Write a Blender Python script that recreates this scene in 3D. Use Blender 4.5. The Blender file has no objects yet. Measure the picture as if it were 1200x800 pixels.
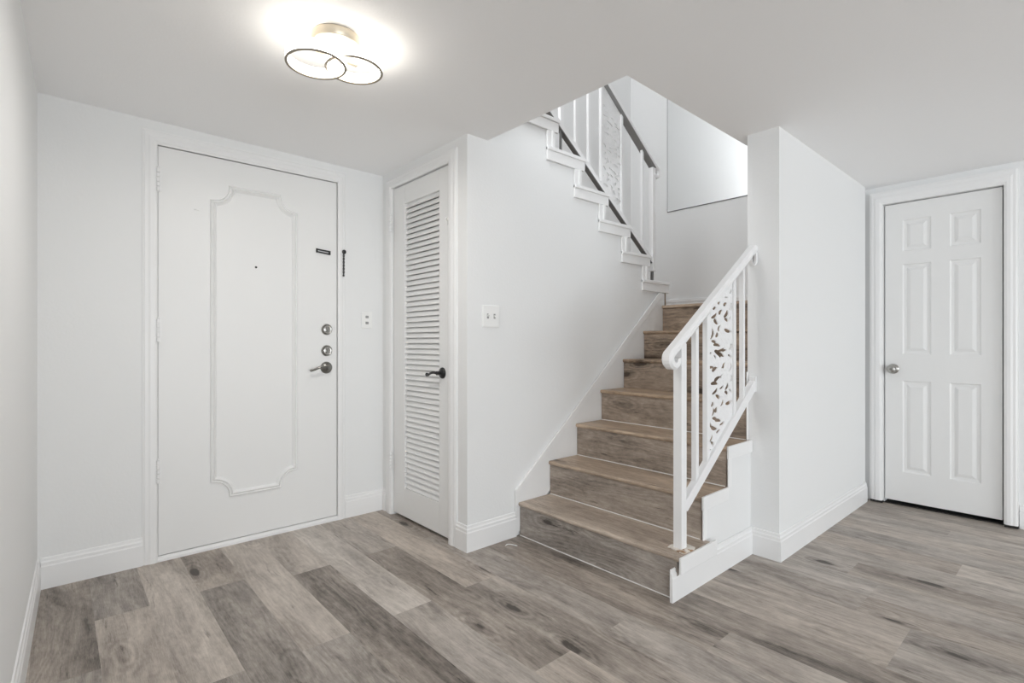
import bpy, bmesh, math, random
import numpy as np
from mathutils import Vector, Matrix

random.seed(4)
scn = bpy.context.scene
col = scn.collection
PI = math.pi

# ------------------------------------------------------------------ camera
CAM_H = 1.09
cam_data = bpy.data.cameras.new('camera')
cam_data.sensor_width = 36.0
cam_data.lens = 603.0 * 36.0 / 1200.0
cam_data.shift_y = 1.0 / 1200.0
cam_data.clip_start = 0.02
cam = bpy.data.objects.new('camera', cam_data)
cam.location = (0, 0, CAM_H)
cam.rotation_euler = (PI / 2, 0, math.radians(48.47 - 90.0))
col.objects.link(cam)
scn.camera = cam

# ------------------------------------------------------------------ light and exposure
scn.view_settings.view_transform = 'Standard'
scn.view_settings.look = 'None'
scn.view_settings.gamma = 1.0
scn.view_settings.use_curve_mapping = False
scn.view_settings.exposure = 0.32
scn.cycles.use_denoising = True
scn.cycles.max_bounces = 14
scn.cycles.diffuse_bounces = 10

world = bpy.data.worlds.new('sky')
scn.world = world
world.use_nodes = True
world.node_tree.nodes['Background'].inputs[0].default_value = (0.86, 0.93, 1.0, 1)
world.node_tree.nodes['Background'].inputs[1].default_value = 1.0


def area(name, loc, target, sx, sy, watts, colour=(1, 1, 1)):
    d = bpy.data.lights.new(name, 'AREA')
    d.shape = 'RECTANGLE'
    d.size, d.size_y = sx, sy
    d.energy = watts
    d.color = colour
    o = bpy.data.objects.new(name, d)
    o.location = loc
    o.rotation_euler = (Vector(target) - Vector(loc)).to_track_quat('-Z', 'Y').to_euler()
    col.objects.link(o)
    return o


# daylight from an assumed back window; side and upstairs lights are added fill
area('daylight_back', (-0.5, -7.45, 0.75), (-0.5, 3.0, 0.75), 5.4, 1.3, 190, (0.91, 0.965, 1.0))
area('fill_side', (-3.95, -3.6, 0.75), (4.0, -3.6, 0.75), 5.6, 1.3, 64, (0.91, 0.965, 1.0))
area('fill_upstairs', (0.3, 1.7, 4.0), (3.7, 3.1, 3.0), 0.9, 1.2, 29, (0.97, 0.985, 1.0))


# ------------------------------------------------------------------ materials
def new_mat(name):
    m = bpy.data.materials.new(name)
    m.use_nodes = True
    return m, m.node_tree, m.node_tree.nodes['Principled BSDF']


def paint(name, rgb, rough=0.5, bump=0.0, scale=220.0, metal=0.0, spec=0.5, bdist=0.002):
    m, nt, b = new_mat(name)
    b.inputs['Base Color'].default_value = (*rgb, 1)
    b.inputs['Roughness'].default_value = rough
    b.inputs['Metallic'].default_value = metal
    b.inputs['Specular IOR Level'].default_value = spec
    tc = nt.nodes.new('ShaderNodeTexCoord')
    n = nt.nodes.new('ShaderNodeTexNoise')
    n.inputs['Scale'].default_value = scale
    n.inputs['Detail'].default_value = 3
    nt.links.new(tc.outputs['Object'], n.inputs['Vector'])
    if bump:
        bp = nt.nodes.new('ShaderNodeBump')
        bp.inputs['Strength'].default_value = bump
        bp.inputs['Distance'].default_value = bdist
        nt.links.new(n.outputs['Fac'], bp.inputs['Height'])
        nt.links.new(bp.outputs['Normal'], b.inputs['Normal'])
    return m


def emis(name, rgb, strength):
    m, nt, b = new_mat(name)
    b.inputs['Base Color'].default_value = (0.9, 0.88, 0.84, 1)
    b.inputs['Emission Color'].default_value = (*rgb, 1)
    b.inputs['Emission Strength'].default_value = strength
    return m


M_WALL = paint('wall_paint', (0.825, 0.83, 0.83), 0.75, 0.25, 90)
M_CEIL = paint('ceiling_paint', (0.94, 0.94, 0.945), 0.85, 0.2, 120)
M_TRIM = paint('trim_paint', (0.86, 0.86, 0.86), 0.38, 0.03, 60)
M_DOOR = paint('door_paint', (0.83, 0.83, 0.825), 0.42, 0.03, 60)
M_METALW = paint('white_enamel_on_iron', (0.86, 0.86, 0.865), 0.35, 0.05, 150)
M_PANEL = paint('white_cast_iron', (0.86, 0.86, 0.865), 0.35, 0.9, 45, bdist=0.008)
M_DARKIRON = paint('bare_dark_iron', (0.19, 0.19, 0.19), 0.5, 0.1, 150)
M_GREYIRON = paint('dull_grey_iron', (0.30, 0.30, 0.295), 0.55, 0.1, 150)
M_BLACK = paint('black_metal', (0.012, 0.012, 0.012), 0.35, 0.05, 150)
M_NICKEL = paint('satin_nickel', (0.42, 0.41, 0.39), 0.28, 0.02, 100, 1.0)
M_PEWTER = paint('dark_nickel', (0.25, 0.245, 0.23), 0.3, 0.02, 100, 1.0)
M_BRASS = paint('champagne_metal', (0.62, 0.55, 0.44), 0.35, 0.02, 100, 0.6)
M_BRONZE = paint('ring_edge_metal', (0.30, 0.26, 0.21), 0.4, 0.02, 100, 0.4)
M_PLASTIC = paint('white_plastic', (0.87, 0.87, 0.86), 0.3, 0.01, 60)
M_GREYPL = paint('grey_plastic', (0.33, 0.33, 0.33), 0.4, 0.01, 60)
M_PAINTED_SHADE = paint('painted_shade', (0.03, 0.028, 0.026), 0.9, 0.01, 60)  # near-black colour stands in for shade in gaps and behind doors
M_CAULK = paint('white_caulk', (0.85, 0.84, 0.82), 0.6, 0.1, 200)
M_LED = emis('led_diffuser', (1.0, 0.95, 0.86), 6.6)


def mirror_mat():
    m, nt, b = new_mat('mirror_glass')
    b.inputs['Base Color'].default_value = (0.93, 0.94, 0.94, 1)
    b.inputs['Metallic'].default_value = 1.0
    b.inputs['Roughness'].default_value = 0.06
    return m


M_MIRROR = mirror_mat()


def rusty_plate():
    m, nt, b = new_mat('chipped_white_plate')
    tc = nt.nodes.new('ShaderNodeTexCoord')
    n = nt.nodes.new('ShaderNodeTexNoise')
    n.inputs['Scale'].default_value = 26
    n.inputs['Detail'].default_value = 4
    nt.links.new(tc.outputs['Object'], n.inputs['Vector'])
    r = nt.nodes.new('ShaderNodeValToRGB')
    r.color_ramp.elements[0].position = 0.40
    r.color_ramp.elements[0].color = (0.36, 0.22, 0.12, 1)
    r.color_ramp.elements[1].position = 0.47
    r.color_ramp.elements[1].color = (0.80, 0.76, 0.70, 1)
    nt.links.new(n.outputs['Fac'], r.inputs['Fac'])
    nt.links.new(r.outputs['Color'], b.inputs['Base Color'])
    b.inputs['Roughness'].default_value = 0.6
    return m


M_PLATE = rusty_plate()


def wood():
    """grey-brown oak plank; board tone, warmth and pattern offset come from per-board attributes, grain runs along Y"""
    m, nt, b = new_mat('oak_plank')
    N, L = nt.nodes, nt.links

    def math_(op, a, c=None, clamp=False):
        n = N.new('ShaderNodeMath')
        n.operation = op
        n.use_clamp = clamp
        for i, v in enumerate((a, c)):
            if v is None:
                continue
            if isinstance(v, (int, float)):
                n.inputs[i].default_value = v
            else:
                L.new(v, n.inputs[i])
        return n.outputs[0]

    def attr(nm):
        n = N.new('ShaderNodeAttribute')
        n.attribute_name = nm
        return n.outputs['Fac']

    def comb(x, y, z):
        n = N.new('ShaderNodeCombineXYZ')
        for i, v in enumerate((x, y, z)):
            if isinstance(v, (int, float)):
                n.inputs[i].default_value = v
            else:
                L.new(v, n.inputs[i])
        return n.outputs[0]

    def noise(vec, scale, detail=3.0, rough=0.55, dist=0.0):
        n = N.new('ShaderNodeTexNoise')
        L.new(vec, n.inputs['Vector'])
        n.inputs['Scale'].default_value = scale
        n.inputs['Detail'].default_value = detail
        n.inputs['Roughness'].default_value = rough
        n.inputs['Distortion'].default_value = dist
        return n.outputs['Fac']

    tone, warm, off = attr('tone'), attr('warm'), attr('off')
    tc = N.new('ShaderNodeTexCoord')
    sp = N.new('ShaderNodeSeparateXYZ')
    L.new(tc.outputs['Object'], sp.inputs[0])
    across = math_('ADD', sp.outputs['X'], sp.outputs['Z'])
    along = sp.outputs['Y']
    o3 = math_('MULTIPLY', off, 7.3)
    wob = noise(comb(math_('MULTIPLY', across, 1.0), math_('MULTIPLY', along, 0.8), o3), 3.0, 2.0)
    ax = math_('ADD', across, math_('MULTIPLY', math_('SUBTRACT', wob, 0.5), 0.06))
    # broad smoky bands along the board
    n1 = noise(comb(math_('MULTIPLY', ax, 8.0), math_('MULTIPLY', along, 1.6), o3), 1.0, 5.0, 0.6, 0.6)
    # narrow streaks
    n2 = noise(comb(math_('MULTIPLY', ax, 75.0), math_('MULTIPLY', along, 3.2), o3), 1.0, 4.0, 0.7)
    # fine pores, and a mottling without direction
    n3 = noise(comb(math_('MULTIPLY', across, 330.0), math_('MULTIPLY', along, 26.0), o3), 1.0, 3.0, 0.75)
    n5 = noise(comb(math_('MULTIPLY', across, 34.0), math_('MULTIPLY', along, 20.0), o3), 1.0, 5.0, 0.75)
    # knots with figure round them
    vo = N.new('ShaderNodeTexVoronoi')
    vo.inputs['Scale'].default_value = 1.0
    L.new(comb(math_('ADD', math_('MULTIPLY', ax, 5.6), math_('MULTIPLY', n5, 0.10)), math_('ADD', math_('MULTIPLY', along, 1.9), math_('MULTIPLY', n5, 0.10)), o3), vo.inputs['Vector'])
    kd = vo.outputs['Distance']
    knot = math_('SUBTRACT', 1.0, math_('DIVIDE', kd, 0.15), True)
    halo = math_('SUBTRACT', 1.0, math_('DIVIDE', kd, 0.42), True)
    rings = math_('MULTIPLY', math_('SINE', math_('MULTIPLY', kd, 70.0)), halo)
    # cathedral figure elsewhere
    c0 = noise(comb(math_('MULTIPLY', ax, 5.0), math_('MULTIPLY', along, 0.8), math_('ADD', o3, 31.0)), 1.0, 2.0, 0.4)
    cath = math_('SINE', math_('MULTIPLY', c0, 130.0))
    # dark cracks
    n4 = noise(comb(math_('MULTIPLY', ax, 30.0), math_('MULTIPLY', along, 2.6), math_('ADD', o3, 55.0)), 1.0, 6.0, 0.75)
    crack = math_('MULTIPLY', math_('SUBTRACT', n4, 0.615, True), 5.0, True)
    t = tone
    t = math_('ADD', t, math_('MULTIPLY', math_('SUBTRACT', n1, 0.5), 1.15))
    t = math_('ADD', t, math_('MULTIPLY', math_('SUBTRACT', n2, 0.5), 0.50))
    t = math_('ADD', t, math_('MULTIPLY', math_('SUBTRACT', n3, 0.5), 0.50))
    t = math_('ADD', t, math_('MULTIPLY', math_('SUBTRACT', n5, 0.5), 0.45))
    t = math_('ADD', t, math_('MULTIPLY', rings, 0.14))
    t = math_('ADD', t, math_('MULTIPLY', cath, 0.040))
    t = math_('SUBTRACT', t, math_('MULTIPLY', knot, 0.70))
    t = math_('SUBTRACT', t, math_('MULTIPLY', halo, 0.10))
    t = math_('SUBTRACT', t, crack, True)
    rp = N.new('ShaderNodeValToRGB')
    e = rp.color_ramp.elements
    e[0].position, e[0].color = 0.0, (0.075, 0.064, 0.056, 1)
    e[1].position, e[1].color = 1.0, (0.700, 0.645, 0.590, 1)
    e2 = rp.color_ramp.elements.new(0.45)
    e2.color = (0.345, 0.308, 0.277, 1)
    L.new(t, rp.inputs['Fac'])
    mx = N.new('ShaderNodeMix')
    mx.data_type = 'RGBA'
    mx.blend_type = 'MULTIPLY'
    L.new(warm, mx.inputs['Factor'])
    L.new(rp.outputs['Color'], mx.inputs['A'])
    mx.inputs['B'].default_value = (0.98, 0.80, 0.62, 1)
    L.new(mx.outputs['Result'], b.inputs['Base Color'])
    rr = N.new('ShaderNodeMapRange')
    L.new(n2, rr.inputs['Value'])
    rr.inputs['To Min'].default_value = 0.38
    rr.inputs['To Max'].default_value = 0.55
    L.new(rr.outputs['Result'], b.inputs['Roughness'])
    b.inputs['Specular IOR Level'].default_value = 0.35
    bp = N.new('ShaderNodeBump')
    bp.inputs['Strength'].default_value = 0.12
    bp.inputs['Distance'].default_value = 0.001
    L.new(n3, bp.inputs['Height'])
    L.new(bp.outputs['Normal'], b.inputs['Normal'])
    return m


M_WOOD = wood()


# ------------------------------------------------------------------ mesh helpers
class MB:
    def __init__(self):
        self.v, self.f = [], []
        self.attrs = []           # (tone, warm, off) per face, wood only
        self.cur = (0.5, 0.0, 0.0)

    def add(self, verts, faces):
        b = len(self.v)
        self.v += [tuple(map(float, p)) for p in verts]
        for f in faces:
            self.f.append(tuple(b + i for i in f))
            self.attrs.append(self.cur)
        return self

    def box(self, x0, x1, y0, y1, z0, z1):
        v = [(x, y, z) for x in (x0, x1) for y in (y0, y1) for z in (z0, z1)]
        f = [(0, 1, 3, 2), (4, 6, 7, 5), (0, 4, 5, 1), (2, 3, 7, 6), (0, 2, 6, 4), (1, 5, 7, 3)]
        return self.add(v, f)

    def prism(self, poly, axis, a, b):
        """poly: 2D points in the plane normal to axis ('x': (y,z); 'y': (x,z); 'z': (x,y))"""
        def p3(p, w):
            return {'x': (w, p[0], p[1]), 'y': (p[0], w, p[1]), 'z': (p[0], p[1], w)}[axis]
        n = len(poly)
        v = [p3(p, a) for p in poly] + [p3(p, b) for p in poly]
        f = [tuple(range(n)), tuple(range(2 * n - 1, n - 1, -1))]
        f += [(i, n + i, n + (i + 1) % n, (i + 1) % n) for i in range(n)]
        return self.add(v, f)

    def lathe(self, prof, origin, axis, seg=28):
        """prof: (radius, distance along axis)"""
        a = Vector(axis).normalized()
        u = a.orthogonal().normalized()
        w = a.cross(u)
        o = Vector(origin)
        v, f = [], []
        for r, h in prof:
            for k in range(seg):
                t = 2 * PI * k / seg
                v.append(o + a * h + (u * math.cos(t) + w * math.sin(t)) * max(r, 1e-4))
        for i in range(len(prof) - 1):
            for k in range(seg):
                k2 = (k + 1) % seg
                f.append((i * seg + k, i * seg + k2, (i + 1) * seg + k2, (i + 1) * seg + k))
        f.append(tuple(range(seg - 1, -1, -1)))
        f.append(tuple((len(prof) - 1) * seg + k for k in range(seg)))
        return self.add(v, f)

    def sweep(self, path, prof, side, closed=False):
        """prof: (along side, along the third direction) swept down the path; side is a constant direction"""
        P = [Vector(p) for p in path]
        S = Vector(side).normalized()
        n, m = len(P), len(prof)
        v = []
        for i in range(n):
            if closed:
                d0 = (P[i] - P[i - 1]).normalized()
                d1 = (P[(i + 1) % n] - P[i]).normalized()
            else:
                d0 = (P[i] - P[max(i - 1, 0)]).normalized() if i else (P[1] - P[0]).normalized()
                d1 = (P[min(i + 1, n - 1)] - P[i]).normalized() if i < n - 1 else d0
            t = (d0 + d1).normalized()
            up = t.cross(S).normalized()
            k = 1.0 / max(0.35, math.cos(d0.angle(d1, 0) / 2))
            for a, c in prof:
                v.append(P[i] + S * a + up * c * k)
        f = []
        for i in range(n if closed else n - 1):
            j = (i + 1) % n
            for q in range(m):
                q2 = (q + 1) % m
                f.append((i * m + q, i * m + q2, j * m + q2, j * m + q))
        if not closed:
            f.append(tuple(range(m - 1, -1, -1)))
            f.append(tuple((n - 1) * m + q for q in range(m)))
        return self.add(v, f)

    def build(self, name, mat, parent=None, loc=None, bevel=0.0, smooth=False, wood_attr=False, origin=None):
        if origin is not None:
            base = Vector(origin)
        elif parent is not None:
            base = Vector(parent['_base'])
        else:
            base = Vector((0, 0, 0))
        me = bpy.data.meshes.new(name)
        me.from_pydata([tuple(Vector(p) - base) for p in self.v], [], self.f)
        me.validate()
        if wood_attr and len(me.polygons) == len(self.attrs):
            for i, nm in enumerate(('tone', 'warm', 'off')):
                at = me.attributes.new(nm, 'FLOAT', 'FACE')
                at.data.foreach_set('value', [a[i] for a in self.attrs])
        bm = bmesh.new()
        bm.from_mesh(me)
        bmesh.ops.recalc_face_normals(bm, faces=bm.faces)
        bm.to_mesh(me)
        bm.free()
        me.materials.append(mat)
        if smooth:
            me.polygons.foreach_set('use_smooth', [True] * len(me.polygons))
        o = bpy.data.objects.new(name, me)
        o['_base'] = list(base)
        col.objects.link(o)
        if parent is not None:
            o.parent = parent
            if origin is not None:
                o.location = base - Vector(parent['_base'])
        else:
            o.location = base
        if bevel:
            md = o.modifiers.new('bevel', 'BEVEL')
            md.width = bevel
            md.segments = 2
            md.limit_method = 'ANGLE'
            md.angle_limit = math.radians(35)
        if smooth:
            try:
                md = o.modifiers.new('edges', 'EDGE_SPLIT')
                md.split_angle = math.radians(40)
            except Exception:
                pass
        return o


def tag(o, label, cat=None, group=None, kind=None):
    o['label'] = label
    if cat:
        o['category'] = cat
    if group:
        o['group'] = group
    if kind:
        o['kind'] = kind
    return o


def thing(name, label, cat, loc, group=None, kind=None):
    o = bpy.data.objects.new(name, None)
    o.empty_display_size = 0.1
    o.location = loc
    o['_base'] = list(loc)
    col.objects.link(o)
    return tag(o, label, cat, group, kind)


def struct(mb, name, mat, label, cat, **k):
    return tag(mb.build(name, mat, **k), label, cat, None, 'structure')


# ------------------------------------------------------------------ measures of the place
YA = 3.083          # front wall
XB = 1.601          # closet wall
YC = 2.159          # wall beside the stairs
XD = 4.20           # wall with the six-panel door
XW = 4.232          # face of that wall, behind its proud casing
XP = 2.697          # end of the wall right of the stairs
YP = 1.037          # its room side
YP2 = 1.194         # its stair side
XL = 4.42           # wall at the back of the landing
YF = 3.15           # far wall of the upper flight
UP = 2.43           # upper floor


def ceil_z(x):
    return 2.190 - 0.0087 * x


def left_x(y):
    return -0.063 - 0.030 * (YA - y)


# ------------------------------------------------------------------ floor
def floor():
    mb = MB()
    L = 1.245
    W = 0.1787
    X0 = 0.112
    joint = {-1: 2.2, 0: 2.59, 1: 1.87, 2: 2.59, 3: 1.85, 4: 2.48, 5: 1.85, 6: 2.47, 7: 1.85, 8: 1.22, 9: 0.905, 10: 1.6,
             11: 0.46, 12: 0.46, 13: 0.64, 14: 0.64, 15: 0.77, 16: 1.15, 17: 0.425, 18: 0.2, 19: 0.95, 20: 0.545}
    tones = {(-1, 0): .36, (-1, 1): .38, (0, 0): .60, (0, 1): .30, (1, 0): .40, (1, 1): .62, (2, 0): .34, (2, 1): .46, (3, 0): .46, (3, 1): .64,
             (4, 0): .30, (4, 1): .60, (5, 0): .50, (5, 1): .74, (6, 0): .36, (6, 1): .58, (7, 0): .50, (7, 1): .66, (8, 0): .60, (8, 1): .52,
             (9, 0): .62, (9, 1): .42, (10, 0): .36, (10, 1): .46, (11, 0): .56, (12, 0): .50, (17, 0): .68, (20, 0): .66, (19, 0): .6}
    rnd = random.Random(11)
    for k in range(-24, 24):
        j0 = joint.get(k, rnd.uniform(0, L))
        xa, xb = X0 + W * k, X0 + W * (k + 1)
        n = -8
        while j0 + n * L < 3.3:
            ya, yb = max(-7.6, j0 + (n - 1) * L + L), min(3.3, j0 + (n + 1) * L)
            if yb > ya:
                # shift index so that n = 0 starts at the joint and runs away from the camera
                t = tones.get((k, n + 1), rnd.uniform(.46, .64))
                mb.cur = (t, rnd.uniform(0.0, 0.22), rnd.uniform(0, 40))
                g = 0.0
                mb.add([(xa + g, ya + g, 0), (xb - g, ya + g, 0), (xb - g, yb - g, 0), (xa + g, yb - g, 0)], [(0, 1, 2, 3)])
            n += 1
    mb.cur = (0.05, 0.0, 3.0)
    mb.box(X0 - 24 * W, X0 + 24 * W, -7.6, 3.3, -0.06, -0.0015)
    return struct(mb, 'floor', M_WOOD, 'grey-brown oak plank floor of the entry hall', 'floor', wood_attr=True)


floor()

# ------------------------------------------------------------------ ceiling and walls
mb = MB()


def slab(x0, x1, y0, y1, ztop=UP - 0.002):
    z0, z1 = ceil_z(x0), ceil_z(x1)
    v = [(x0, y0, z0), (x1, y0, z1), (x1, y1, z1), (x0, y1, z0), (x0, y0, ztop), (x1, y0, ztop), (x1, y1, ztop), (x0, y1, ztop)]
    mb.add(v, [(0, 3, 2, 1), (4, 5, 6, 7), (0, 1, 5, 4), (1, 2, 6, 5), (2, 3, 7, 6), (3, 0, 4, 7)])


slab(-4.1, 1.737, -7.6, YF)
slab(1.737, 4.40, -7.6, 1.256)
struct(mb, 'ceiling', M_CEIL, 'white entry hall ceiling with an open stairwell cut in it', 'ceiling')

mb = MB()
mb.prism([(left_x(-0.4), -0.4), (left_x(YA), YA), (left_x(YA) - .1, YA), (left_x(-0.4) - .1, -0.4)], 'z', -.02, 2.3)
struct(mb, 'wall_left', M_WALL, 'plain white wall along the left edge of the view', 'wall')

mb = MB()       # front wall with the entrance opening
d0, d1, dz = 0.372, 1.299, 2.074
mb.box(-0.25, d0, YA, YA + .12, -.02, 2.3)
mb.box(d1, XB + .1, YA, YA + .12, -.02, 2.3)
mb.box(d0, d1, YA, YA + .12, dz, 2.3)
struct(mb, 'wall_front', M_WALL, 'white wall that holds the entrance door', 'wall')
mb = MB()
mb.box(0.2, 1.5, YA + .121, YA + .16, -.02, 2.3)  # added board, near-black, blocks light behind the door gap
struct(mb, 'light_block_front', M_PAINTED_SHADE, 'near-black board added behind the entrance door to keep its gap dark', 'wall')

mb = MB()       # closet wall
c0, c1, cz = 2.322, 2.948, 2.066
mb.box(XB, XB + .1, YC + .1, c0, -.02, 2.3)
mb.box(XB, XB + .1, c1, YA + .02, -.02, 2.3)
mb.box(XB, XB + .1, c0, c1, cz, 2.3)
struct(mb, 'wall_closet', M_WALL, 'narrow white wall that holds the louvered closet door', 'wall')
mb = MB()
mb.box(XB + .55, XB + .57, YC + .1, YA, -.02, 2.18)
struct(mb, 'wall_closet_back', M_PAINTED_SHADE, 'closet back wall painted near-black as shade', 'wall')

# wall beside the stairs: its top follows the stepped string of the upper flight
RX = [3.453, 3.208, 2.965, 2.720, 2.477, 2.235]       # risers of the upper flight
TZ = [1.541, 1.719, 1.897, 2.075, 2.253, 2.431]       # its treads
prof = [(XB, -.02), (3.442, -.02), (3.442, TZ[0] - .023)]
for k in range(6):
    prof.append((RX[k] + .02, TZ[k] - .023) if k else (3.442, TZ[0] - .0231))
    nx = RX[k + 1] + .02 if k < 5 else XB
    prof.append((nx, TZ[k] - .023))
prof = [p for i, p in enumerate(prof) if i == 0 or p != prof[i - 1]]
mb = MB()
mb.prism(prof, 'y', YC, YC + .1)
struct(mb, 'wall_stair', M_WALL, 'white wall beside the lower stairs with the double switch plate', 'wall')

mb = MB()
mb.box(XP, 4.158, YP, YP2, -.02, UP + 2.5)
mb.box(4.158, XL, YP + .022, YP2, -.02, UP + 2.5)
struct(mb, 'wall_right', M_WALL, 'white end of wall at the right of the stairs', 'wall')

mb = MB()
r0, r1, rz = 0.352, 0.944, 2.024
mb.box(XW, XW + .1, r1, YP + .05, -.02, 2.3)
mb.box(XW, XW + .1, -7.6, r0, -.02, 2.3)
mb.box(XW, XW + .1, r0, r1, rz, 2.3)
struct(mb, 'wall_door', M_WALL, 'white wall that holds the six-panel door', 'wall')
mb = MB()
mb.box(XW + .101, XW + .14, .2, 1.0, -.02, 2.3)
struct(mb, 'wall_door_back', M_PAINTED_SHADE, 'near-black panel painted as shade behind the six-panel door', 'wall')

mb = MB()
mb.box(XL, XL + .1, 1.1, YF + .1, -.02, UP + 2.5)
struct(mb, 'wall_landing', M_WALL, 'white wall at the back of the stair landing under the mirror', 'wall')
mb = MB()
mb.box(1.62, XL + .1, YF, YF + .1, -.02, UP + 2.5)
mb.box(-1.0, 1.62, YF, YF + .1, UP, UP + 2.5)
struct(mb, 'wall_stairwell', M_WALL, 'white far wall of the stairwell behind the upper railing', 'wall')
mb = MB()
mb.box(-1.0, XP + .02, 1.10, YP2, UP + .0, UP + 2.5)
struct(mb, 'wall_upstairs', M_WALL, 'white wall of the upstairs hall', 'wall')
mb = MB()
mb.box(-1.1, -1.0, 1.1, YF + .1, UP, UP + 2.5)
struct(mb, 'wall_upstairs_end', M_WALL, 'white end wall of the upstairs hall', 'wall')
mb = MB()
mb.box(-1.1, XL + .1, 1.1, YF + .1, UP + 2.4, UP + 2.5)
struct(mb, 'ceiling_upstairs', M_CEIL, 'white ceiling above the stairwell', 'ceiling')

# the living room behind the camera, with an assumed back window; side opening added for light
mb = MB()
mb.box(-4.1, -3.3, -7.6, -7.5, -.02, 2.3)
mb.box(2.3, XD + .1, -7.6, -7.5, -.02, 2.3)
mb.box(-3.3, 2.3, -7.6, -7.5, 2.12, 2.3)
mb.box(-3.3, 2.3, -7.6, -7.5, -.02, .15)
struct(mb, 'wall_back', M_WALL, 'white living room wall behind the viewer', 'wall')
mb = MB()
mb.box(-4.1, -4.0, -7.6, -6.5, -.02, 2.3)
mb.box(-4.1, -4.0, -.7, -.3, -.02, 2.3)
mb.box(-4.1, -4.0, -6.5, -.7, 2.12, 2.3)
mb.box(-4.1, -4.0, -6.5, -.7, -.02, .15)
struct(mb, 'wall_side', M_WALL, 'white living room side wall behind the viewer', 'wall')
mb = MB()
mb.box(-4.1, left_x(-.4), -.4, -.3, -.02, 2.3)
struct(mb, 'wall_living', M_WALL, 'white living room partition behind the viewer', 'wall')


# ------------------------------------------------------------------ baseboards and casings
BB = [(0, 0), (.013, 0), (.013, .098), (.010, .104), (.010, .116), (.006, .122), (.005, .134), (0, .137)]   # (out, up)


def baseboard(name, path, out_side, label):
    """path: list of (x, y) along the wall face; out_side +1: room on the left of travel"""
    mb = MB()
    P = [Vector((x, y)) for x, y in path]
    n = len(P)
    rows = []
    for i in range(n):
        d0 = (P[i] - P[i - 1]).normalized() if i else (P[1] - P[0]).normalized()
        d1 = (P[i + 1] - P[i]).normalized() if i < n - 1 else d0
        n0 = Vector((-d0.y, d0.x)) * out_side
        n1 = Vector((-d1.y, d1.x)) * out_side
        mm = (n0 + n1)
        mm = mm / max(0.3, mm.dot(n0)) if mm.length > 0 else n0
        rows.append([(P[i].x + mm.x * a, P[i].y + mm.y * a, u) for a, u in BB])
    m = len(BB)
    v = [p for r in rows for p in r]
    f = []
    for i in range(n - 1):
        for q in range(m):
            q2 = (q + 1) % m
            f.append((i * m + q, i * m + q2, (i + 1) * m + q2, (i + 1) * m + q))
    f.append(tuple(range(m)))
    f.append(tuple((n - 1) * m + q for q in range(m)))
    mb.add(v, f)
    return struct(mb, name, M_TRIM, label, 'baseboard')


baseboard('baseboard_left', [(left_x(-.4), -.4), (left_x(YA), YA)], -1, 'white moulded baseboard along the left wall')
baseboard('baseboard_front', [(left_x(YA) + .012, YA), (0.314, YA)], -1, 'white moulded baseboard left of the entrance door')
baseboard('baseboard_corner', [(1.342, YA), (XB, YA), (XB, 3.032)], -1, 'short white baseboard between the entrance door and the closet')
baseboard('baseboard_stair', [(XB, 2.248), (XB, YC), (1.936, YC)], -1, 'white moulded baseboard around the closet corner to the first step')
baseboard('baseboard_right', [(1.925, 1.176), (XP, 1.176), (XP, YP), (4.160, YP)], -1, 'white moulded baseboard from the bottom step around the wall end')
baseboard('baseboard_door', [(XW, .285), (XW, -7.4)], -1, 'white moulded baseboard right of the six-panel door')
mb = MB()
mb.box(XL - .014, XL, YP2, YF, 1.36, 1.498)
mb.box(XL - .018, XL, YP2, YF, 1.470, 1.482)
struct(mb, 'baseboard_landing', M_TRIM, 'white baseboard at the back of the landing', 'baseboard', bevel=.002)

CAS = [(0, 0), (0, .010), (.012, .016), (.030, .016), (.040, .012), (.052, .012), (.060, .007), (.063, .007), (.063, 0)]  # (from inner edge, out)


def casing(name, axis, plane, out, a0, a1, ztop, wl, wr, wt, label, zbot=0.0, deep=1.0, base=0.0):
    """three-sided moulded door casing; axis 'x' means the wall runs along X"""
    mb = MB()
    s = 1.0 / .063

    def pt(a, z, o):
        return (a, plane + out * (o * deep + (base if o else 0)), z) if axis == 'x' else (plane + out * (o * deep + (base if o else 0)), a, z)
    rows = []
    for (aa, zz, w1, w2) in ((a0, zbot, -wl, 0), (a0, ztop, -wl, wt), (a1, ztop, wr, wt), (a1, zbot, wr, 0)):
        rows.append([pt(aa + p * s * w1, zz + p * s * w2, o) for p, o in CAS])
    m = len(CAS)
    v = [p for r in rows for p in r]
    f = []
    for i in range(3):
        for q in range(m):
            q2 = (q + 1) % m
            f.append((i * m + q, i * m + q2, (i + 1) * m + q2, (i + 1) * m + q))
    f.append(tuple(range(m)))
    f.append(tuple(3 * m + q for q in range(m)))
    mb.add(v, f)
    return struct(mb, name, M_TRIM, label, 'door casing')


casing('trim_1', 'x', YA, -1, .3762, 1.2948, 2.0705, .062, .049, .068, 'white moulded casing around the entrance door')
casing('trim_2', 'y', XB, -1, 2.318, 2.952, 2.064, .074, .078, .066, 'white moulded casing around the louvered closet door')
mb = MB()
casing('trim_3', 'y', XW, -1, .348, .948, 2.022,   .060, .072, .088, 'wide white casing around the six-panel door', zbot=.018, base=.034)
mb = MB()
mb.box(XW - .036, XW + .02, .289, .348, .0003, .016)  # shade in the gap under casing and door, painted as near-black boxes
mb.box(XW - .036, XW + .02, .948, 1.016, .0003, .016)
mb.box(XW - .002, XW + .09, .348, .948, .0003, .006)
struct(mb, 'gap_shade', M_PAINTED_SHADE, 'near-black filler painted as shade under the six-panel door casing', 'painted shade')
mb = MB()
mb.box(XW - .03, XW + .03, r1 + .001, r1 + .006, .018, rz)
mb.box(XW - .03, XW + .03, r0 - .006, r0 - .001, .018, rz)
struct(mb, 'trim_6', M_TRIM, 'white jamb inside the six-panel door casing', 'door jamb')
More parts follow.
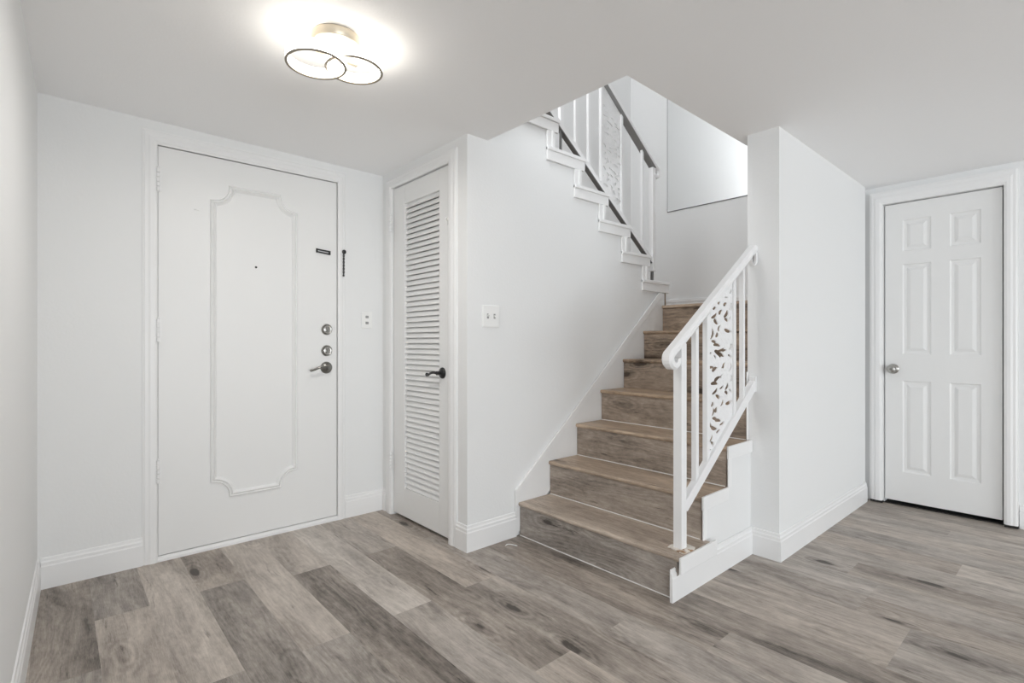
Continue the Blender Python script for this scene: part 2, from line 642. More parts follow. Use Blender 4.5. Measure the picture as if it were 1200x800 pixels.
mb = MB()
mb.prism([(YA - .012, 0), (YA - .012, .012), (YA + .004, .024), (YA + .11, .026), (YA + .11, 0)], 'x', .376, 1.296)
struct(mb, 'trim_4', M_TRIM, 'scuffed white threshold under the entrance door', 'threshold')


# ------------------------------------------------------------------ doors
def hinge(parent, p, axis_out, h=.1):
    """butt hinge knuckle standing in front of the gap, with its two leaves"""
    mb = MB()
    x, y, z = p
    ox, oy = axis_out
    for k in range(5):
        a = z - h / 2 + k * h / 5
        mb.lathe([(.0055, .001), (.0075, .003), (.0075, h / 5 - .003), (.0055, h / 5 - .001)], (x + ox * .006, y + oy * .006, a), (0, 0, 1), 12)
    mb.lathe([(.003, 0), (.006, .003), (.004, .008)], (x + ox * .006, y + oy * .006, z + h / 2), (0, 0, 1), 10)
    if ox:
        mb.box(x - .001, x + .001, y - .014, y + .014, z - h / 2, z + h / 2)
    else:
        mb.box(x - .014, x + .014, y - .001, y + .001, z - h / 2, z + h / 2)
    return mb.build('hinge', M_TRIM, parent, smooth=True)


# entrance door
FD = thing('door_1', 'white entrance door with a scoop-cornered moulding and two deadbolts', 'door', (.835, YA + .02, 0), kind='structure')
mb = MB()
yf = YA + .001
mb.box(.379, 1.292, yf, yf + .044, .028, 2.068)
mb.build('leaf', M_DOOR, FD, bevel=.002)
mx0, mx1, mz0, mz1, mr = .622, 1.040, .275, 1.918, .088
outline = []
outline.append((mx0, mz0 + mr))
outline.append((mx0, mz1 - mr))


def scoop(cx, cz, a0, a1, n=9):
    return [(cx + mr * math.cos(a0 + (a1 - a0) * i / n), cz + mr * math.sin(a0 + (a1 - a0) * i / n)) for i in range(n + 1)]


path = scoop(mx0, mz1, -PI / 2, 0) + scoop(mx1, mz1, -PI, -PI / 2) + scoop(mx1, mz0, PI / 2, PI) + scoop(mx0, mz0, 0, PI / 2)
mb = MB()
mb.sweep([(x, yf, z) for x, z in path],
         [(0, -.015), (.005, -.015), (.010, -.011), (.005, -.006), (.008, -.002), (.013, .003), (.008, .009), (.004, .015), (0, .015)],
         (0, -1, 0), closed=True)
mb.build('panel_moulding', M_DOOR, FD)
for z, nm in ((1.168, 'deadbolt'), (1.040, 'deadbolt')):
    mb = MB()
    mb.lathe([(.033, 0), (.033, .005), (.029, .008), (.026, .006), (.019, .006)], (1.228, yf, z), (0, -1, 0))
    mb.lathe([(.019, .005), (.019, .008), (.016, .009)], (1.228, yf, z), (0, -1, 0))
    b = mb.build(nm, M_NICKEL, FD, smooth=True)
    mb = MB()
    mb.box(1.223, 1.233, yf - .026, yf - .008, z - .016, z + .016)
    mb.build('thumb_turn', M_PEWTER, b, bevel=.002)
mb = MB()
zl = .937
mb.lathe([(.036, 0), (.036, .004), (.030, .012), (.016, .017), (.012, .02), (.012, .045), (.009, .048)], (1.226, yf, zl), (0, -1, 0))
mb.sweep([(1.226 - .1 * t, yf - .042 - .012 * math.sin(t * PI) + .006 * t, zl + .010 * math.sin(t * 4.2) - .004 * t) for t in [i / 12 for i in range(13)]],
         [(.007 * math.cos(a), .008 * math.sin(a)) for a in [i * PI / 4 for i in range(8)]], (0, 0, 1))
mb.lathe([(.002, -.006), (.007, -.003), (.008, 0), (.007, .003), (.002, .006)], (1.122, yf - .037, zl - .012), (0, -1, 0), 14)
mb.build('lever_handle', M_PEWTER, FD, smooth=True)
mb = MB()
mb.lathe([(.006, 0), (.006, .002), (.0035, .003)], (.831, yf, 1.507), (0, -1, 0), 16)
mb.build('peephole', M_BLACK, FD, smooth=True)
mb = MB()       # chain keeper: a slotted track
mb.box(1.163, 1.172, yf - .008, yf, 1.628, 1.652)
mb.box(1.240, 1.250, yf - .008, yf, 1.621, 1.645)
mb.prism([(1.17, 1.643), (1.17, 1.651), (1.243, 1.645), (1.243, 1.637)], 'y', yf - .009, yf)
mb.prism([(1.17, 1.629), (1.17, 1.636), (1.243, 1.629), (1.243, 1.622)], 'y', yf - .009, yf)
mb.build('chain_keeper', M_BLACK, FD)
mb = MB()
mb.sweep([(.545 + .011 * (i / 6 - .5) * 2, yf - .001 - .004 * math.sin(i / 6 * PI), 1.777) for i in range(7)], [(-.002, -.002), (.002, -.002), (.002, .002), (-.002, .002)], (0, 0, 1))
mb.build('coat_hook', M_DOOR, FD)
for z in (1.895, 1.150, .450):
    hinge(FD, (.3765, YA - .014, z), (0, -1), .115)

CH = thing('door_chain', 'short black door chain hanging from the entrance door casing', 'chain', (1.326, YA - .016, 1.50))
mb = MB()
mb.lathe([(.013, 0), (.013, .004), (.008, .008)], (1.330, YA - .0165, 1.648), (0, -1, 0), 18)
mb.build('chain_mount', M_BLACK, CH, smooth=True)
mb = MB()
for i in range(13):
    z = 1.634 - i * .0102
    pts = []
    for k in range(12):
        t = 2 * PI * k / 12
        dx, dzz = .0042 * math.cos(t), .0078 * math.sin(t)
        pts.append((1.326 + (dx if i % 2 else 0), YA - .0225 + (0 if i % 2 else dx), z + dzz))
    mb.sweep(pts, [(-.0015, -.0015), (.0015, -.0015), (.0015, .0015), (-.0015, .0015)], (0, 1, 0) if i % 2 else (1, 0, 0), closed=True)
mb.build('chain', M_BLACK, CH)
mb = MB()
mb.lathe([(.002, 0), (.006, .003), (.006, .009), (.002, .012)], (1.325, YA - .0225, 1.495), (0, 0, 1), 14)
mb.build('chain_bolt', M_BLACK, CH, smooth=True)

# louvered closet door
CD = thing('door_2', 'narrow white louvered closet door with a black lever', 'door', (XB + .02, 2.635, 0), kind='structure')
xf = XB + .004
ly0, ly1, lz0, lz1 = 2.428, 2.806, .193, 1.943
mb = MB()
mb.box(xf, xf + .034, 2.327, ly0, .018, 2.060)
mb.box(xf, xf + .034, ly1, 2.943, .018, 2.060)
mb.box(xf, xf + .034, ly0, ly1, .018, lz0)
mb.box(xf, xf + .034, ly0, ly1, lz1, 2.060)
mb.build('door_frame', M_DOOR, CD, bevel=.0015)
mb = MB()
nsl = 55
st = (lz1 - lz0) / nsl
for k in range(nsl):
    z = lz0 + (k + .5) * st
    mb.prism([(xf + .003, z - .0125), (xf + .009, z - .0155), (xf + .024, z + .0125), (xf + .018, z + .0155)], 'y', ly0, ly1)
mb.build('louver_panel', M_DOOR, CD)
mb = MB()
mb.lathe([(.031, 0), (.031, .004), (.026, .010), (.013, .014), (.011, .016), (.011, .040), (.008, .043)], (xf, 2.393, .920), (-1, 0, 0))
mb.sweep([(xf - .040 - .006 * math.sin(t * PI), 2.393 + .098 * t, .920 - .010 * t + .006 * math.sin(t * 5)) for t in [i / 10 for i in range(11)]],
         [(.0075 * math.cos(a) * 1.0, .006 * math.sin(a)) for a in [i * PI / 4 for i in range(8)]], (0, 0, 1))
mb.lathe([(.003, -.008), (.010, -.004), (.011, 0), (.010, .004), (.003, .008)], (xf - .040, 2.492, .908), (-1, 0, 0), 14)
mb.build('lever_handle', M_BLACK, CD, smooth=True)
mb = MB()
mb.box(xf - .004, xf, 2.338, 2.350, 1.735, 1.775)
mb.lathe([(.004, 0), (.004, .012), (.006, .014)], (xf, 2.344, 1.768), (-1, 0, 0), 10)
mb.sweep([(xf - .010, 2.350 - .03 * i / 6, 1.766 - .012 * math.sin(i / 6 * PI)) for i in range(7)], [(-.0018, -.0018), (.0018, -.0018), (.0018, .0018), (-.0018, .0018)], (1, 0, 0))
mb.build('hook_latch', M_PLASTIC, CD)
mb = MB()
mb.box(xf + .003, xf + .030, 2.3245, 2.3268, .89, .95)
mb.build('latch_plate', M_NICKEL, CD)
for z in (1.840, .345):
    hinge(CD, (XB - .013, 2.947, z), (-1, 0), .1)

# six-panel door
RD = thing('door_3', 'white six-panel door with a round nickel knob', 'door', (XD + .03, .648, 0), kind='structure')
xg = XD + .024
gy0, gy1, gz0, gz1 = .358, .938, .030, 2.017
cols = [(.452, .600), (.692, .842)]
rows = [(.225, .835), (1.010, 1.610), (1.695, 1.905)]
mb = MB()
mb.box(xg, xg + .034, gy0, cols[0][0], gz0, gz1)
mb.box(xg, xg + .034, cols[0][1], cols[1][0], gz0, gz1)
mb.box(xg, xg + .034, cols[1][1], gy1, gz0, gz1)
for c in cols:
    for z0, z1 in ((gz0, rows[0][0]), (rows[0][1], rows[1][0]), (rows[1][1], rows[2][0]), (rows[2][1], gz1)):
        mb.box(xg, xg + .034, c[0], c[1], z0, z1)
mb.build('door_frame', M_DOOR, RD)
for c in cols:
    for z0, z1 in rows:
        mb = MB()
        v, f = [], []
        for ins, dep in ((0, 0), (.008, .007), (.022, .0085), (.040, .001), (.044, 0.0005)):
            v += [(xg + dep, c[0] + ins, z0 + ins), (xg + dep, c[1] - ins, z0 + ins), (xg + dep, c[1] - ins, z1 - ins), (xg + dep, c[0] + ins, z1 - ins)]
        for i in range(4):
            for q in range(4):
                q2 = (q + 1) % 4
                f.append((i * 4 + q, i * 4 + q2, i * 4 + 4 + q2, i * 4 + 4 + q))
        f.append((16, 17, 18, 19))
        b = len(v)
        v += [(xg + .03, c[0], z0), (xg + .03, c[1], z0), (xg + .03, c[1], z1), (xg + .03, c[0], z1)]
        for q in range(4):
            q2 = (q + 1) % 4
            f.append((q, q2, b + q2, b + q))
        f.append((b, b + 1, b + 2, b + 3))
        mb.add(v, f)
        mb.build('raised_panel', M_DOOR, RD)
mb = MB()
mb.lathe([(.033, 0), (.033, .005), (.026, .010), (.012, .014), (.011, .028), (.020, .034), (.027, .044), (.028, .052), (.024, .062), (.014, .067)],
         (xg, .893, .912), (-1, 0, 0))
kb = mb.build('door_knob', M_NICKEL, RD, smooth=True)
mb = MB()
mb.lathe([(.007, .066), (.007, .070), (.004, .0705)], (xg, .893, .912), (-1, 0, 0), 14)
mb.build('lock_button', M_PEWTER, kb)


# ------------------------------------------------------------------ stairs, lower flight
def rise(i):            # tread height after the i-th riser, i from 1
    return .188 + .1965 * (i - 1)


def riser_x(i):
    return 1.962 + .2425 * (i - 1)


ST = thing('staircase', 'seven wooden steps that climb from the hall floor to the landing', 'stairs', (2.6, 1.66, 0))
wr = random.Random(5)
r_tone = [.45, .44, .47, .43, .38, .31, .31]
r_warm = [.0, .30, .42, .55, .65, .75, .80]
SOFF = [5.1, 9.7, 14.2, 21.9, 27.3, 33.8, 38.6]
for i in range(1, 8):
    z1 = rise(i)
    z0 = rise(i - 1) if i > 1 else 0.0
    x = riser_x(i)
    ye = (1.165 if i == 1 else 1.187) if i <= 3 else YP2 + .0008
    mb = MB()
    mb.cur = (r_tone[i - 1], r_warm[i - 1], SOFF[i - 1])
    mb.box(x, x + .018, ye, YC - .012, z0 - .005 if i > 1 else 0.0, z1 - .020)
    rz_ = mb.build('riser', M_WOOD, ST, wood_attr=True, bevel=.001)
    if i <= 4:
        mb = MB()
        mb.box(x - .0035, x + .001, ye + .004, YC - .013, z0 + .0005, z0 + .0045)
        tag(mb.build('caulk_line', M_CAULK, rz_), 'thin white caulk line at the foot of the riser')
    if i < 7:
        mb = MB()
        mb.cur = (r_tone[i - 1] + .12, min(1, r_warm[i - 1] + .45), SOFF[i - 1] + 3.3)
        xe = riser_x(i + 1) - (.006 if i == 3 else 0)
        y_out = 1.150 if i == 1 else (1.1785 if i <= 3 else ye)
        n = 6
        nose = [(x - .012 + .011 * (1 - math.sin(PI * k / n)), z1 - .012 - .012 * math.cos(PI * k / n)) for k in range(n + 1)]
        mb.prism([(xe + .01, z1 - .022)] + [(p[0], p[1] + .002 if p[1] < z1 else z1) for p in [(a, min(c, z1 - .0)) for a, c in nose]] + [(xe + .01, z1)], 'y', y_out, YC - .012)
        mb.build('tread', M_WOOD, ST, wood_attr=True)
mb = MB()
mb.cur = (.45, .8, 17.0)
mb.box(riser_x(7) - .012, XL - .001, YP2 + .0008, YC - .011, rise(7) - .022, rise(7))
mb.box(3.4445, XL - .001, YC - .011, YF - .001, rise(7) - .022, rise(7))
mb.build('landing', M_WOOD, ST, wood_attr=True, bevel=.004)
# skirt board against the stair wall, with its lighter cap strip
mb = MB()
sk = lambda x: .262 + .8127 * (x - 1.932)
mb.prism([(1.932, .004), (3.40, 1.10), (3.443, 1.15), (3.443, 1.462), (3.395, sk(3.395)), (1.932, sk(1.932))], 'y', YC - .010, YC - .0006)
s = mb.build('skirt_board', M_TRIM, ST)
mb = MB()
mb.prism([(1.926, .13), (1.936, .13), (1.936, .236), (3.385, sk(3.385) - .028), (3.41, 1.462), (3.37, 1.462), (1.926, sk(1.926))], 'y', YC - .016, YC - .009)
mb.build('skirt_cap', M_TRIM, s, bevel=.002)

mb = MB()       # outer string: wall under the open side of the flight
prof = [(1.984, 0), (XP + .02, 0), (XP + .02, rise(4) - .03), (riser_x(4) + .0125, rise(4) - .03)]
for i in (3, 2, 1):
    prof += [(riser_x(i + 1) + .0125, rise(i) - .024), (max(1.984, riser_x(i) + .0125), rise(i) - .024)]
mb.prism(prof, 'y', 1.178, 1.186)
struct(mb, 'wall_string', M_WALL, 'small white stepped wall under the open side of the stairs', 'wall')

# painted edge boards that cap the open ends of the steps
mb = MB()
mb.box(1.951, 2.262, 1.138, 1.1495, .118, .1875)
tag(mb.build('edge_board', M_TRIM, ST, bevel=.003), 'white board capping the open end of the lowest tread')
for i in (2, 3):
    x = riser_x(i)
    z = rise(i) + .004
    mb = MB()
    mb.box(x - .014, x + .232 + (.015 if i == 3 else 0), 1.166, 1.1775, z - .062, z + .001)
    mb.box(x - .008, x + .026, 1.170, 1.1775, rise(i - 1), z - .062)
    mb.build('edge_board', M_TRIM, ST, bevel=.003)
mb = MB()
mb.box(riser_x(4) - .010, XP - .001, 1.1872, YP2 - .001, rise(3), rise(4) + .16)
mb.build('edge_board', M_TRIM, ST, bevel=.002)

# ------------------------------------------------------------------ stairs, upper flight
SU = thing('staircase', 'upper flight with white stepped edge boards that doubles back above the light switch', 'stairs', (2.8, 2.6, rise(7)))
TB = .078
for k in range(6):
    x = RX[k]
    z0 = TZ[k - 1] if k else rise(7)
    mb = MB()
    mb.cur = (.36, .8, 50 + 3 * k)
    if k:
        mb.box(x - .018, x, YC + .1005, YF - .001, z0 + .0005, TZ[k] - .022)
    else:
        mb.box(3.4445, 3.466, YC - .008, YF - .001, z0 + .0005, TZ[k] - .022)
    mb.build('riser', M_WOOD, SU, wood_attr=True)
    xn = RX[k + 1] if k < 5 else 1.74
    mb = MB()
    mb.cur = (.42, .7, 52 + 3 * k)
    mb.box(xn + .021 if k < 5 else xn, x + .012, YC - .002, YF - .001, TZ[k] - .0215, TZ[k] - .001)
    mb.build('tread', M_WOOD, SU, wood_attr=True)
    # tread edge board and riser edge board, each mitred against the next
    mb = MB()
    left = xn - .055 if k < 5 else 1.745
    mb.box(left, x + .042, YC - .016, YC - .002, TZ[k] - TB, TZ[k])
    mb.box(left, x + .046, YC - .024, YC - .002, TZ[k] - .018, TZ[k] + .004)
    if k < 5:
        mb.box(xn - .055, xn + .004, YC - .016, YC - .002, TZ[k], TZ[k + 1] - TB)
        mb.box(xn - .020, xn + .004, YC - .022, YC - .002, TZ[k], TZ[k + 1] - TB)
    mb.build('edge_board', M_TRIM, SU, bevel=.003)


# ------------------------------------------------------------------ pierced scroll panel
# holes as (across 0..1, height in metres from the panel's lower left, length px, width px, tilt deg, bow)
RAW = [(265, 130, 45, 9, 80), (240, 187, 30, 9, 0), (185, 233, 25, 16, 60), (232, 240, 35, 20, 50), (267, 252, 60, 22, 80), (152, 278, 25, 20, 45),
       (113, 330, 25, 12, 70), (145, 330, 60, 20, 50), (198, 305, 45, 20, 60), (230, 310, 70, 22, 70), (165, 380, 50, 22, -60), (235, 367, 35, 20, -50),
       (268, 345, 25, 10, 80), (190, 430, 60, 15, 75), (252, 442, 56, 24, -15), (122, 470, 105, 17, 86), (163, 480, 40, 20, 80), (145, 540, 35, 20, -30),
       (168, 568, 55, 20, -15), (200, 592, 50, 18, 30), (225, 608, 35, 14, 20), (265, 572, 50, 18, 80), (108, 550, 30, 9, 80), (118, 630, 36, 13, 40),
       (172, 635, 75, 30, -55), (210, 638, 40, 16, -50), (262, 655, 40, 15, -50), (148, 655, 40, 9, -75), (258, 735, 90, 10, 82), (225, 720, 55, 16, 75),
       (125, 725, 40, 18, 0), (155, 750, 45, 24, 40), (205, 730, 30, 10, 70)]
RAW += [(x, y + 733, a, b, c) for x, y, a, b, c in
        [(175, 95, 60, 25, 40), (150, 130, 50, 25, -10), (205, 70, 40, 9, 70), (268, 95, 60, 16, 85), (112, 105, 70, 11, 88), (150, 180, 60, 20, 55),
         (200, 155, 40, 14, 50), (235, 155, 60, 18, 75), (270, 190, 30, 12, -60), (235, 210, 35, 20, -60), (170, 235, 45, 20, -60), (200, 280, 60, 14, 75),
         (255, 280, 50, 26, 30), (130, 280, 40, 16, 80), (133, 340, 70, 14, 85), (167, 328, 45, 20, 80), (150, 400, 35, 22, -40), (175, 420, 45, 22, -20),
         (203, 438, 40, 16, 40), (120, 430, 60, 24, -60), (150, 465, 50, 24, -30), (120, 540, 60, 14, 70), (180, 500, 35, 16, 40), (130, 590, 45, 16, -75),
         (115, 630, 15, 14, 0)]]
HOLES = []
for cx, cy, ln, wd, ang in RAW:
    HOLES.append(((cx - 105) / 175.0, 1.09 + (401 - (320 + cy / 6.667)) / 245.6, ln, wd, ang))


def pierced_panel(name, parent, plane, xa, xb, zlo, zhi, dz, thick=.005, flip=False):
    """plane(x) -> y of the panel; zlo(x), zhi(x): sloped lower and upper edge"""
    W = xb - xa
    st = .0030
    nx = int(round(W / st))
    H0, H1 = min(zlo(xa), zlo(xb)), max(zhi(xa), zhi(xb))
    nz = int(round((H1 - H0) / st))
    gx = np.linspace(xa, xb, nx + 1)
    gz = np.linspace(H0, H1, nz + 1)
    X, Z = np.meshgrid(gx, gz, indexing='ij')
    D = np.full(X.shape, 1.0)
    per = .362
    for fx, hz, ln, wd, ang in HOLES:
        if flip:
            fx, ang = 1 - fx, 180 - ang
        a = math.radians(ang)
        ca, sa = math.cos(a) * ln / 2, math.sin(a) * ln / 2
        bow = .16 * (1 if (int(ln * 7 + wd) % 2) else -1)
        for rep in ((0,) if not flip else (-2, -1, 0, 1, 2, 3)):
            U, V = (X - xa) / W * 175 - fx * 175, (Z - (hz + dz + rep * .9)) * 1637
            for i in range(11):
                t = i / 10
                q = 2 * t - 1
                pu = ca * q - sa * bow * 2 * (1 - q * q)
                pv = sa * q + ca * bow * 2 * (1 - q * q)
                r = wd / 2 * 1.12 * (math.sin(PI * min(1, t ** .7)) ** .75) + .5
                D = np.minimum(D, (np.hypot(U - pu, V - pv) - r) / 1200)
    D = np.minimum(D, (zhi(X) - Z) * .8)
    D = np.minimum(D, (Z - zlo(X)) * .8)
    mb = MB()
    vid = {}

    def vert(key, x, z, side):
        k = (key, side)
        if k not in vid:
            vid[k] = len(mb.v)
            mb.v.append((x, plane(x) + (-thick / 2 if side == 0 else thick / 2), z))
        return vid[k]
    for i in range(nx):
        for j in range(nz):
            cs = [(i, j), (i + 1, j), (i + 1, j + 1), (i, j + 1)]
            ds = [D[c] for c in cs]
            if max(ds) <= 0:
                continue
            poly = []
            cut = []
            for q in range(4):
                a, b = cs[q], cs[(q + 1) % 4]
                da, db = ds[q], ds[(q + 1) % 4]
                if da > 0:
                    poly.append((a, X[a], Z[a], False))
                if (da > 0) != (db > 0):
                    t = da / (da - db)
                    key = tuple(sorted((a, b)))
                    poly.append((key, X[a] + t * (X[b] - X[a]), Z[a] + t * (Z[b] - Z[a]), True))
            if len(poly) < 3:
                continue
            fr = [vert(k, x, z, 0) for k, x, z, _ in poly]
            bk = [vert(k, x, z, 1) for k, x, z, _ in poly]
            mb.f.append(tuple(fr))
            mb.f.append(tuple(reversed(bk)))
            for q in range(len(poly)):
                q2 = (q + 1) % len(poly)
                if poly[q][3] and poly[q2][3]:
                    mb.f.append((fr[q], bk[q], bk[q2], fr[q2]))
    mb.attrs = []
    return mb.build(name, M_PANEL, parent)


# ------------------------------------------------------------------ railings
def bar(mb, x0, x1, y, w, zb, zt):
    """flat upright whose ends are cut to sloped lines zb(x), zt(x)"""
    v = []
    for yy in (y - w / 2, y + w / 2):
        v += [(x0, yy, zb(x0)), (x1, yy, zb(x1)), (x1, yy, zt(x1)), (x0, yy, zt(x0))]
    mb.add(v, [(0, 1, 2, 3), (7, 6, 5, 4), (0, 4, 5, 1), (1, 5, 6, 2), (2, 6, 7, 3), (3, 7, 4, 0)])


CAPP = [(-.023, -.014), (.023, -.014), (.026, -.004), (.025, .008), (.015, .017), (-.015, .017), (-.025, .008), (-.026, -.004)]

# lower railing
R1 = thing('stair_railing', 'white iron railing with a pierced scroll panel at the open side of the bottom steps', 'railing', (2.062, 1.196, rise(1)))
ry = lambda x: 1.1965 - .050 * (x - 2.06)
htop = lambda x: 1.121 + .731 * (x - 2.05)
hbot = lambda x: htop(x) - .052
ltop = lambda x: .418 + .805 * (x - 2.09)
lbot = lambda x: ltop(x) - .062
mb = MB()
px, py, s = 2.046, 1.2000, .021
mb.box(px - s, px + s, py - s, py + s, rise(1) + .004, hbot(px) + .02)
nw = mb.build('newel_post', M_METALW, R1, bevel=.003)
mb = MB()
mb.prism([(1.995, 1.157), (2.070, 1.146), (2.096, 1.156), (2.110, 1.232), (2.020, 1.246)], 'z', rise(1) + .0005, rise(1) + .005)
for a, c in ((2.012, 1.234), (2.012, 1.165), (2.094, 1.222)):
    mb.lathe([(.006, 0), (.006, .002), (.003, .003)], (a, c, rise(1) + .004), (0, 0, 1), 10)
tag(mb.build('base_plate', M_PLATE, nw), 'chipped white plate with bare rust-brown patches')
for x0, x1 in ((2.148, 2.174),):
    mb = MB()
    bar(mb, x0, x1, ry(x0), .022, ltop, hbot)
    mb.build('baluster', M_METALW, R1)
mb = MB()
bar(mb, 2.572, 2.594, ry(2.58), .020, ltop, hbot)
mb.build('baluster', M_METALW, R1)
for x0, x1 in ((2.240, 2.266), (2.480, 2.506)):
    mb = MB()
    bar(mb, x0, x1, ry(x0), .022, ltop, hbot)
    mb.build('panel_bar', M_METALW, R1)
pierced_panel('scroll_panel', R1, ry, 2.266, 2.480, ltop, hbot, 0.0)
# handrail with a scrolled lower end and a curled wall end
mb = MB()
pth = [(XP - .002, htop(XP) - .017), (2.6, htop(2.6) - .017), (2.3, htop(2.3) - .017), (2.04, htop(2.04) - .017)]
cx, cz, rr = 1.984, 1.016, .034
for k in range(15):
    a = math.radians(128 + k * 18)
    q = rr * (1 - .028 * k)
    pth.append((cx + q * math.cos(a), cz + q * math.sin(a)))
pts = [(a, ry(a), c) for a, c in pth]
mb.sweep(pts, [(-a, -b) for a, b in CAPP], (0, 1, 0))
hr = mb.build('handrail', M_METALW, R1)
mb = MB()
ex, ez = XP - .012, htop(XP) - .035
mb.sweep([(ex, ry(XP) - .010 - .010 * math.sin(a), ez - .036 + .034 * math.cos(a)) for a in [k * PI / 8 for k in range(16)]],
         [(-.010, -.006), (.010, -.006), (.010, .006), (-.010, .006)], (1, 0, 0), closed=True)
mb.build('end_scroll', M_METALW, hr, bevel=.002)
mb = MB()
pth = [(2.062, ltop(2.062)), (XP - .001, ltop(XP - .001))]
mb.sweep([(a, ry(a), c - .031) for a, c in pth], [(-.016, -.024), (.016, -.024), (.016, .024), (-.016, .024)], (0, 1, 0))
lr = mb.build('lower_rail', M_METALW, R1, bevel=.003)
mb = MB()
mb.box(XP - .012, XP - .001, ry(XP) - .018, ry(XP) + .018, ltop(XP) - .070, ltop(XP) + .008)
mb.lathe([(.005, 0), (.005, .003), (.003, .004)], (XP - .012, ry(XP) - .004, ltop(XP) - .002), (-1, 0, 0), 10)
mb.build('wall_flange', M_METALW, lr, bevel=.004)

# upper railing
R2 = thing('stair_railing', 'white iron railing with dark undersides on the upper flight below the mirror', 'railing', (3.376, 2.21, TZ[0]))
ry2 = lambda x: 2.21
h2top = lambda x: 2.440 + .738 * (3.393 - x)
h2bot = lambda x: h2top(x) - .050
l2top = lambda x: 1.790 + .735 * (3.270 - x)
l2bot = lambda x: l2top(x) - .050
mb = MB()
mb.box(3.352, 3.392, 2.190, 2.230, 1.625, h2bot(3.37))
nw = mb.build('newel_post', M_METALW, R2, bevel=.003)
mb = MB()
mb.box(3.366, 3.378, 2.200, 2.220, TZ[0] + .001, 1.625)
tag(mb.build('post_foot', M_DARKIRON, nw), 'unpainted dark iron foot of the post')
mb = MB()
mb.box(2.352, 2.380, 2.198, 2.222, l2bot(2.366) + .02, h2bot(2.366) + .01)
up_ = mb.build('newel_post', M_METALW, R2)
mb = MB()
mb.box(2.358, 2.370, 2.204, 2.216, TZ[4] + .001, l2bot(2.366) + .02)
tag(mb.build('post_foot', M_DARKIRON, up_), 'unpainted dark iron foot of the post')
for x0 in (2.494, 2.622, 3.232):
    mb = MB()
    bar(mb, x0, x0 + .018, 2.21, .018, l2top, h2bot)
    mb.build('baluster', M_METALW, R2)
for x0 in (2.752, 2.978):
    mb = MB()
    bar(mb, x0, x0 + .020, 2.21, .020, l2top, h2bot)
    mb.build('panel_bar', M_METALW, R2)
pierced_panel('scroll_panel', R2, ry2, 2.772, 2.978, l2top, h2bot, 1.36, flip=True)
mb = MB()
pth = [(2.05, h2top(2.05)), (2.7, h2top(2.7)), (3.393, h2top(3.393))]
pts = [(a, 2.21, c - .017) for a, c in pth]
for k in range(9):
    a = math.radians(50 - k * 26)
    pts.append((3.405 + .036 * math.cos(a), 2.21, 2.380 + .036 * math.sin(a)))
mb.sweep(pts, CAPP, (0, -1, 0))
hr = mb.build('handrail', M_METALW, R2)
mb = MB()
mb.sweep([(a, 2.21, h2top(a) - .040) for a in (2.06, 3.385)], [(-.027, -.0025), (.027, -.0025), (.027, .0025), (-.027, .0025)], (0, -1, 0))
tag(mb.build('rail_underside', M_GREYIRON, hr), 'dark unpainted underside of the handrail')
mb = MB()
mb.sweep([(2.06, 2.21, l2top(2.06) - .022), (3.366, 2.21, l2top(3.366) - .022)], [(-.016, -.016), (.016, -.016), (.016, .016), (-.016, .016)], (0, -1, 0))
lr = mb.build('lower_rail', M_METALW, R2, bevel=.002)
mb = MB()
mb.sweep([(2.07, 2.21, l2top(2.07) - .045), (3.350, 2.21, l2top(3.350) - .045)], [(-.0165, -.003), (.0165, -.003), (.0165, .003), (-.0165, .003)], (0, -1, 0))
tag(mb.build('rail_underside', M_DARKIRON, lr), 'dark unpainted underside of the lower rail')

# ------------------------------------------------------------------ mirror over the landing
MI = thing('wall_mirror', 'large frameless mirror on the landing wall above the stairs', 'mirror', (XL, 2.1, 2.343))
mb = MB()
mb.box(XL - .009, XL - .006, 1.40, 2.719, 2.347, 3.9)
mb.build('mirror_glass', M_MIRROR, MI)
mb = MB()
mb.box(XL - .006, XL - .0005, 1.395, 2.7255, 2.341, 3.905)
tag(mb.build('backing', M_DARKIRON, MI), 'dark edge behind the mirror glass')

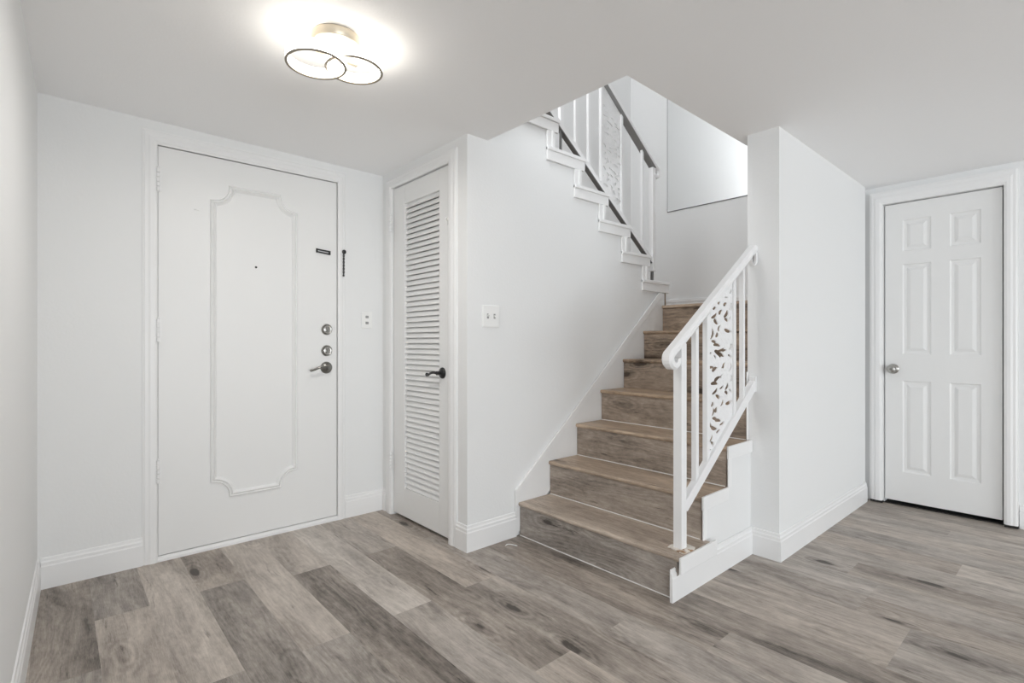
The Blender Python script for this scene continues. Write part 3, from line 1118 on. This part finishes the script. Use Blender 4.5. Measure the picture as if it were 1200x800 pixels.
# ------------------------------------------------------------------ ceiling light
cxl, cyl = .752, 1.800
zc = ceil_z(cxl)
CL = thing('ceiling_light', 'ceiling light of two interlocking glowing rings on a champagne canopy', 'ceiling light', (cxl, cyl, zc))
mb = MB()
mb.lathe([(.082, .0005), (.085, .003), (.085, .030), (.082, .034), (.02, .035)], (cxl, cyl, zc), (0, 0, -1), 48)
mb.build('canopy', M_BRASS, CL, smooth=True)
mb = MB()
mb.lathe([(.012, .034), (.012, .070), (.004, .072)], (cxl + .005, cyl + .005, zc), (0, 0, -1), 20)
mb.build('stem', M_BRASS, CL, smooth=True)
for (rx_, ry_, zb, ztp) in ((.690, 1.826, zc - .112, zc - .072), (.822, 1.806, zc - .094, zc - .054)):
    R = .102
    mb = MB()
    seg = 72
    v, f = [], []
    for r, z in ((R, zb + .003), (R, ztp), (R - .007, ztp), (R - .007, zb + .003)):
        v += [(rx_ + r * math.cos(2 * PI * k / seg), ry_ + r * math.sin(2 * PI * k / seg), z) for k in range(seg)]
    for q in range(4):
        for k in range(seg):
            k2 = (k + 1) % seg
            f.append((q * seg + k, q * seg + k2, ((q + 1) % 4) * seg + k2, ((q + 1) % 4) * seg + k))
    mb.add(v, f)
    rg = mb.build('ring', M_LED, CL, smooth=True)
    mb = MB()
    v, f = [], []
    for r, z in ((R + .001, zb), (R + .001, zb + .0035), (R - .008, zb + .0035), (R - .008, zb)):
        v += [(rx_ + r * math.cos(2 * PI * k / seg), ry_ + r * math.sin(2 * PI * k / seg), z) for k in range(seg)]
    for q in range(4):
        for k in range(seg):
            k2 = (k + 1) % seg
            f.append((q * seg + k, q * seg + k2, ((q + 1) % 4) * seg + k2, ((q + 1) % 4) * seg + k))
    mb.add(v, f)
    tag(mb.build('ring_edge', M_BRONZE, rg, smooth=True), 'thin bronze lower edge of the ring')
lamp = bpy.data.lights.new('ring_downlight', 'AREA')       # added fill disc, strengthens what the rings throw downwards
lamp.shape = 'DISK'
lamp.size = .22
lamp.energy = 5.8
lamp.color = (1.0, .985, .96)
lo = bpy.data.objects.new('ring_downlight', lamp)
lo.parent = CL
lo.location = (.0, .012, -.118)
col.objects.link(lo)
mb = MB()
mb.box(cxl - .07, cxl + .08, cyl - .004, cyl + .012, zc - .075, zc - .069)
mb.build('bracket', M_BRASS, CL)


# ------------------------------------------------------------------ switch plates and small things
def toggle(parent, p, out, up=.006):
    mb = MB()
    x, y, z = p
    if out == 'y':
        mb.box(x - .006, x + .006, y - .0015, y, z - .013, z + .013)
        o = mb.build('toggle_slot', M_GREYPL, parent)
        mb = MB()
        mb.prism([(y, z - .004), (y, z + .006), (y - .012, z + .006 + up), (y - .012, z + up)], 'x', x - .004, x + .004)
    mb.build('toggle', M_PLASTIC, o)
    return o


S1 = thing('light_switch', 'white double switch plate on the wall beside the stairs', 'light switch', (1.757, YC, 1.231))
mb = MB()
mb.box(1.700, 1.815, YC - .006, YC - .0002, 1.172, 1.290)
mb.build('plate', M_PLASTIC, S1, bevel=.003)
toggle(S1, (1.734, YC - .006, 1.231), 'y')
toggle(S1, (1.780, YC - .006, 1.231), 'y', -.006)

S2 = thing('light_switch', 'small white switch plate between the entrance door and the closet', 'light switch', (1.489, YA, 1.232))
mb = MB()
mb.box(1.452, 1.522, YA - .006, YA - .0002, 1.180, 1.284)
mb.build('plate', M_PLASTIC, S2, bevel=.003)
for z in (1.252, 1.214):
    mb = MB()
    mb.box(1.477, 1.497, YA - .009, YA - .005, z - .008, z + .008)
    mb.build('rocker', M_GREYPL, S2, bevel=.001)

mb = MB()       # scrap of white strip left on the floor
mb.sweep([(1.80 + .045 * t, 2.085 - .035 * t + .012 * math.sin(t * 4), .0022 + .004 * math.sin(t * PI)) for t in [i / 10 for i in range(11)]],
         [(-.002, -.0012), (.002, -.0012), (.002, .0012), (-.002, .0012)], (0, 0, 1))
tag(mb.build('plastic_scrap', M_PLASTIC, origin=(1.82, 2.07, 0)), 'curled white scrap on the floor beside the bottom step', 'scrap')

for o in bpy.data.objects:
    if '_base' in o:
        del o['_base']
